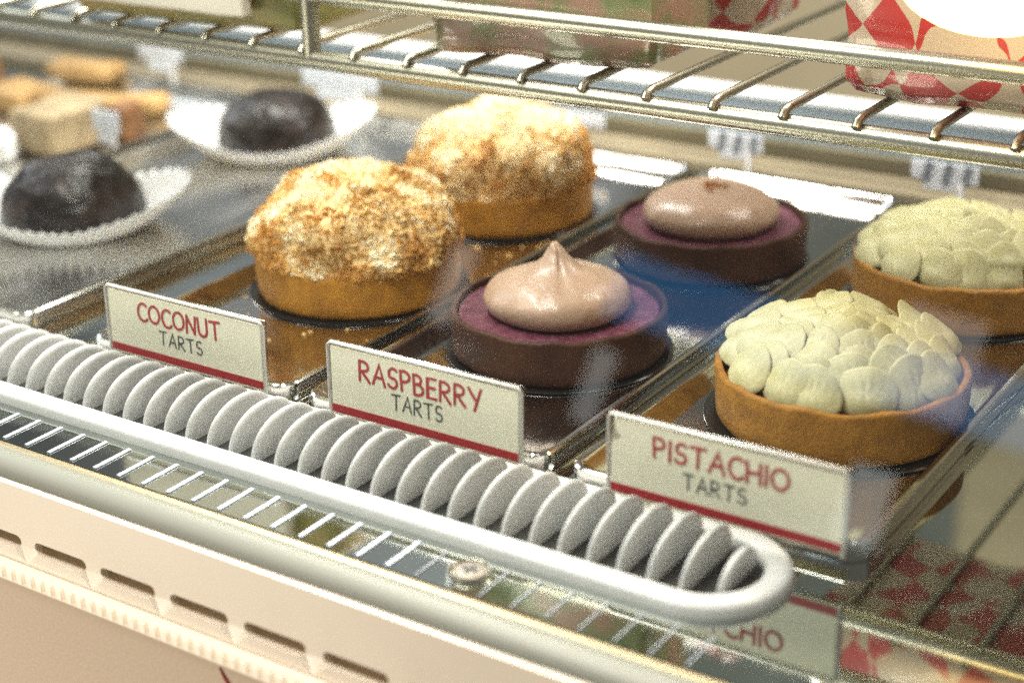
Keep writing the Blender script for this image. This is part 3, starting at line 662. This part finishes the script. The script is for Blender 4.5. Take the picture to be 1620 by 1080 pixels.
# ------------------------------------------------------------------ rear price tags
def rear_tag(x0, x1, y, z0, z1, label, marks=True):
    e = empty("price_tag", ((x0 + x1) / 2, y, -0.0015), label, "price tag", "small price tags at the back of the trays")
    w = (x1 - x0); hw = w / 2; a, b = z0 + 0.0015, z1 + 0.0015; h = b - a
    bm = bmesh.new(); box(bm, -hw, hw, -0.0006, 0.0006, a + h * 0.35, b, 0.0005); box(bm, -hw * 0.62, hw * 0.35, -0.0005, 0.0007, a, a + h * 0.36, 0.0004)
    mesh("tag_plate", bm, M['tagw'], e, angle=40)
    if marks:
        bm = bmesh.new()
        for c in (-0.55, 0.05, 0.62): tube2(bm, [((c + 0.10) * hw, -0.0008, b - h * 0.14), ((c) * hw, -0.0008, a + h * 0.34)], w * 0.065)
        mesh("marking", bm, M['tagd'], e, smooth=False)
    boxobj("tag_stem", hw * 0.40, hw * 0.60, -0.001, 0.001, 0.0003, a + h * 0.40, M['whitetrim'], e, 0.0004)
    return e
rear_tag(-0.3050, -0.2520, 0.2165, 0.0090, 0.0272, "plain white price tag behind the rear chocolate dome", marks=False)
rear_tag(-0.0500, -0.0215, 0.2165, 0.0105, 0.0235, "white price tag with dark loops behind the rear raspberry tart")
rear_tag(0.0520, 0.0830, 0.2165, 0.0105, 0.0235, "white price tag with dark loops behind the rear pistachio tart")
rear_tag(-0.1680, -0.1080, 0.2165, 0.0120, 0.0225, "grey blue price tag mostly hidden behind the rear coconut tart", marks=False)
rear_tag(-0.3500, -0.3310, 0.1000, 0.0050, 0.0230, "bluish blurred price tag left of the rear chocolate dome", marks=False)
rear_tag(-0.4330, -0.3980, 0.2165, 0.0100, 0.0290, "pale blurred price tag near the top left corner", marks=False)

# ------------------------------------------------------------------ blurred pastries at the far left
def slab(name, loc, sx, sy, sz, m, label, cat, rz=0, bev=0.006):
    bm = bmesh.new(); box(bm, -sx / 2, sx / 2, -sy / 2, sy / 2, 0, sz, bev, 4)
    bmesh.ops.subdivide_edges(bm, edges=bm.edges, cuts=2, use_grid_fill=True)
    for v in bm.verts: v.co += 0.0022 * noise.noise_vector(v.co * 50 + Vector(loc) * 30) * (1 if v.co.z > 0.002 else 0)
    o = mesh(name, bm, m, None, label=label, cat=cat, group="blurred pastries at the far left"); o.location = loc; o.rotation_euler = (0, 0, rz); return o
slab("cake_square", (-0.3740, 0.1000, -0.0008), 0.034, 0.044, 0.024, M['tan'], "tan cake square left of the rear chocolate dome", "pastry")
slab("cake_square", (-0.3540, 0.1280, -0.0008), 0.014, 0.020, 0.020, M['brown'], "narrow brown cake piece behind the tan square", "pastry", 0.1)
slab("bread_roll", (-0.4150, 0.1620, -0.0008), 0.090, 0.020, 0.011, M['golden'], "long golden roll lying across the far left tray", "pastry", 0.35, 0.009)
slab("cake_square", (-0.4600, 0.1450, -0.0008), 0.034, 0.030, 0.014, M['golden'], "low golden pastry at the left picture edge", "pastry", -0.1)
slab("cake_square", (-0.4700, 0.2050, 0.0), 0.050, 0.024, 0.014, M['golden'], "bright golden loaf below the rack at top left", "pastry", 0.2, 0.01)
slab("napkin", (-0.4050, 0.0650, -0.0008), 0.050, 0.032, 0.012, M['paper'], "folded white napkin at the left picture edge", "napkin", 0.5, 0.003)
slab("cake_square", (-0.5250, 0.1500, -0.0013), 0.040, 0.050, 0.018, M['brown'], "dark blurred loaf at the upper left picture edge", "pastry", 0.2)

# ------------------------------------------------------------------ things seen beyond, top left
e = empty("lit_sign_box", (-1.45, 1.02, -0.25), "glowing cream light box far behind at top left", "light box")
boxobj("glowing_face", -0.28, 0.12, -0.03, -0.002, -0.02, 0.12, M['glow'] if 'glow' in M else M.setdefault('glow', mat("glowing_face", (0.8, 0.75, 0.65), 0.5, emit=(1.0, 0.93, 0.78), estr=1.1)), e, 0.004)
boxobj("box_body", -0.30, 0.14, 0.0, 0.06, -0.74, 0.14, M['tan'], e, 0.004)

# ------------------------------------------------------------------ wire rack
rk = empty("wire_rack", (0, 0.021, 0.0), "chrome wire shelf above the tarts with a raised front rail", "wire shelf")
def rtube(name, pts, r, n=14, parent=rk):
    bm = bmesh.new(); tube(bm, [(x, y - 0.021, z) for x, y, z in pts], r, n); return mesh(name, bm, M['rod'], parent, angle=50)
rtube("front_rod", [(-0.75, 0.021, 0.0893), (0.45, 0.021, 0.0893)], 0.0039, 20)
rtube("upper_rail", [(-0.75, 0.021, 0.1157), (0.45, 0.021, 0.1157)], 0.0036, 20)
rtube("rear_rod", [(-0.75, 0.235, 0.0905), (0.45, 0.235, 0.0905)], 0.0030, 14)
for px in (-0.1283, 0.262, -0.518): rtube("rail_post", [(px, 0.0212, 0.0905), (px, 0.0212, 0.1145)], 0.0038, 18)
w0 = None
for k in range(34):
    x = 0.1566 + 0.0262 * (7 - k)
    if x < -0.70: break
    if w0 is None: w0 = rtube("wire", [(0, 0.0175, 0.0925), (0, 0.0190, 0.0942), (0, 0.0230, 0.0951), (0, 0.120, 0.0951), (0, 0.2385, 0.0951)], 0.00165, 10); o = w0
    else: o = w0.copy(); S.collection.objects.link(o); o.parent = rk
    o.location = (x, 0, 0)

# ------------------------------------------------------------------ goods on the rack
def bag(name, loc, sx, sy, sz, m, label, cat, rz=0, amp=0.006, seed=0, taper=0.0, group=None):
    bm = bmesh.new(); box(bm, -sx / 2, sx / 2, -sy / 2, sy / 2, 0, sz, min(sx, sy, sz) * 0.16, 3)
    bmesh.ops.subdivide_edges(bm, edges=bm.edges, cuts=7, use_grid_fill=True)
    for v in bm.verts:
        k = min(1, max(0, v.co.z) / 0.012)
        v.co.x *= 1 - taper * v.co.z / sz
        d = noise.noise_vector(v.co * 38 + Vector((seed, 0, 0))) * amp + noise.noise_vector(v.co * 110 + Vector((seed, 0, 0))) * amp * 0.35
        d.z *= k; v.co += d; v.co.z = max(0, v.co.z)
    o = mesh(name, bm, m, None, label=label, cat=cat, group=group); o.location = loc; o.rotation_euler = (0, 0, rz); return o
RZ = 0.0967
bag("salad_bag", (-0.0310, 0.0560, RZ), 0.096, 0.054, 0.090, M['salad'], "cellophane bag of green and pink leaves standing on the rack", "bag", 0.12, seed=2)
bag("check_bag", (-0.0030, 0.1260, RZ), 0.060, 0.050, 0.090, M['check'], "red and white checked bag behind the green filled bag", "paper bag", 0.1, seed=5, group="red and white checked bags")
bag("check_bag", (0.1560, 0.0720, RZ), 0.130, 0.070, 0.100, M['check'], "large red and white checked bag under the lamp at top right", "paper bag", 0.0, seed=9, group="red and white checked bags")
bag("check_bag", (0.2650, 0.0620, RZ), 0.075, 0.070, 0.100, M['check'], "red and white checked bag seen only mirrored in the deck at bottom right", "paper bag", 0.2, seed=12, group="red and white checked bags")
bag("wrapped_sandwich", (-0.2010, 0.0560, RZ), 0.125, 0.070, 0.050, M['wrap'], "mustard and green wrapped sandwich resting on the rack at top left", "sandwich", 0.05, 0.004, seed=3)
bag("paper_wrapper", (-0.2090, 0.0170, RZ + 0.0075), 0.100, 0.006, 0.040, M['greypaper'], "greyish paper sheet leaning on the wrapped sandwich", "paper", 0.02, 0.002, seed=8)

# ------------------------------------------------------------------ glowing lamp at the top right
lp = empty("case_lamp", (0.1535, -0.012, 0.1500), "glowing warm round lamp in the top right corner", "lamp")
bm = bmesh.new(); bmesh.ops.create_uvsphere(bm, u_segments=32, v_segments=16, radius=0.016)
for v in bm.verts: v.co.x *= 1.7
mesh("lamp_globe", bm, mat("lamp_glow", (1, 0.9, 0.7), 0.4, emit=(1.0, 0.66, 0.26), estr=9.0), lp)
bm = bmesh.new(); tube(bm, [(0, 0, 0.018), (0, 0, 0.17)], 0.003, 10); mesh("lamp_stem", bm, M['rod'], lp)
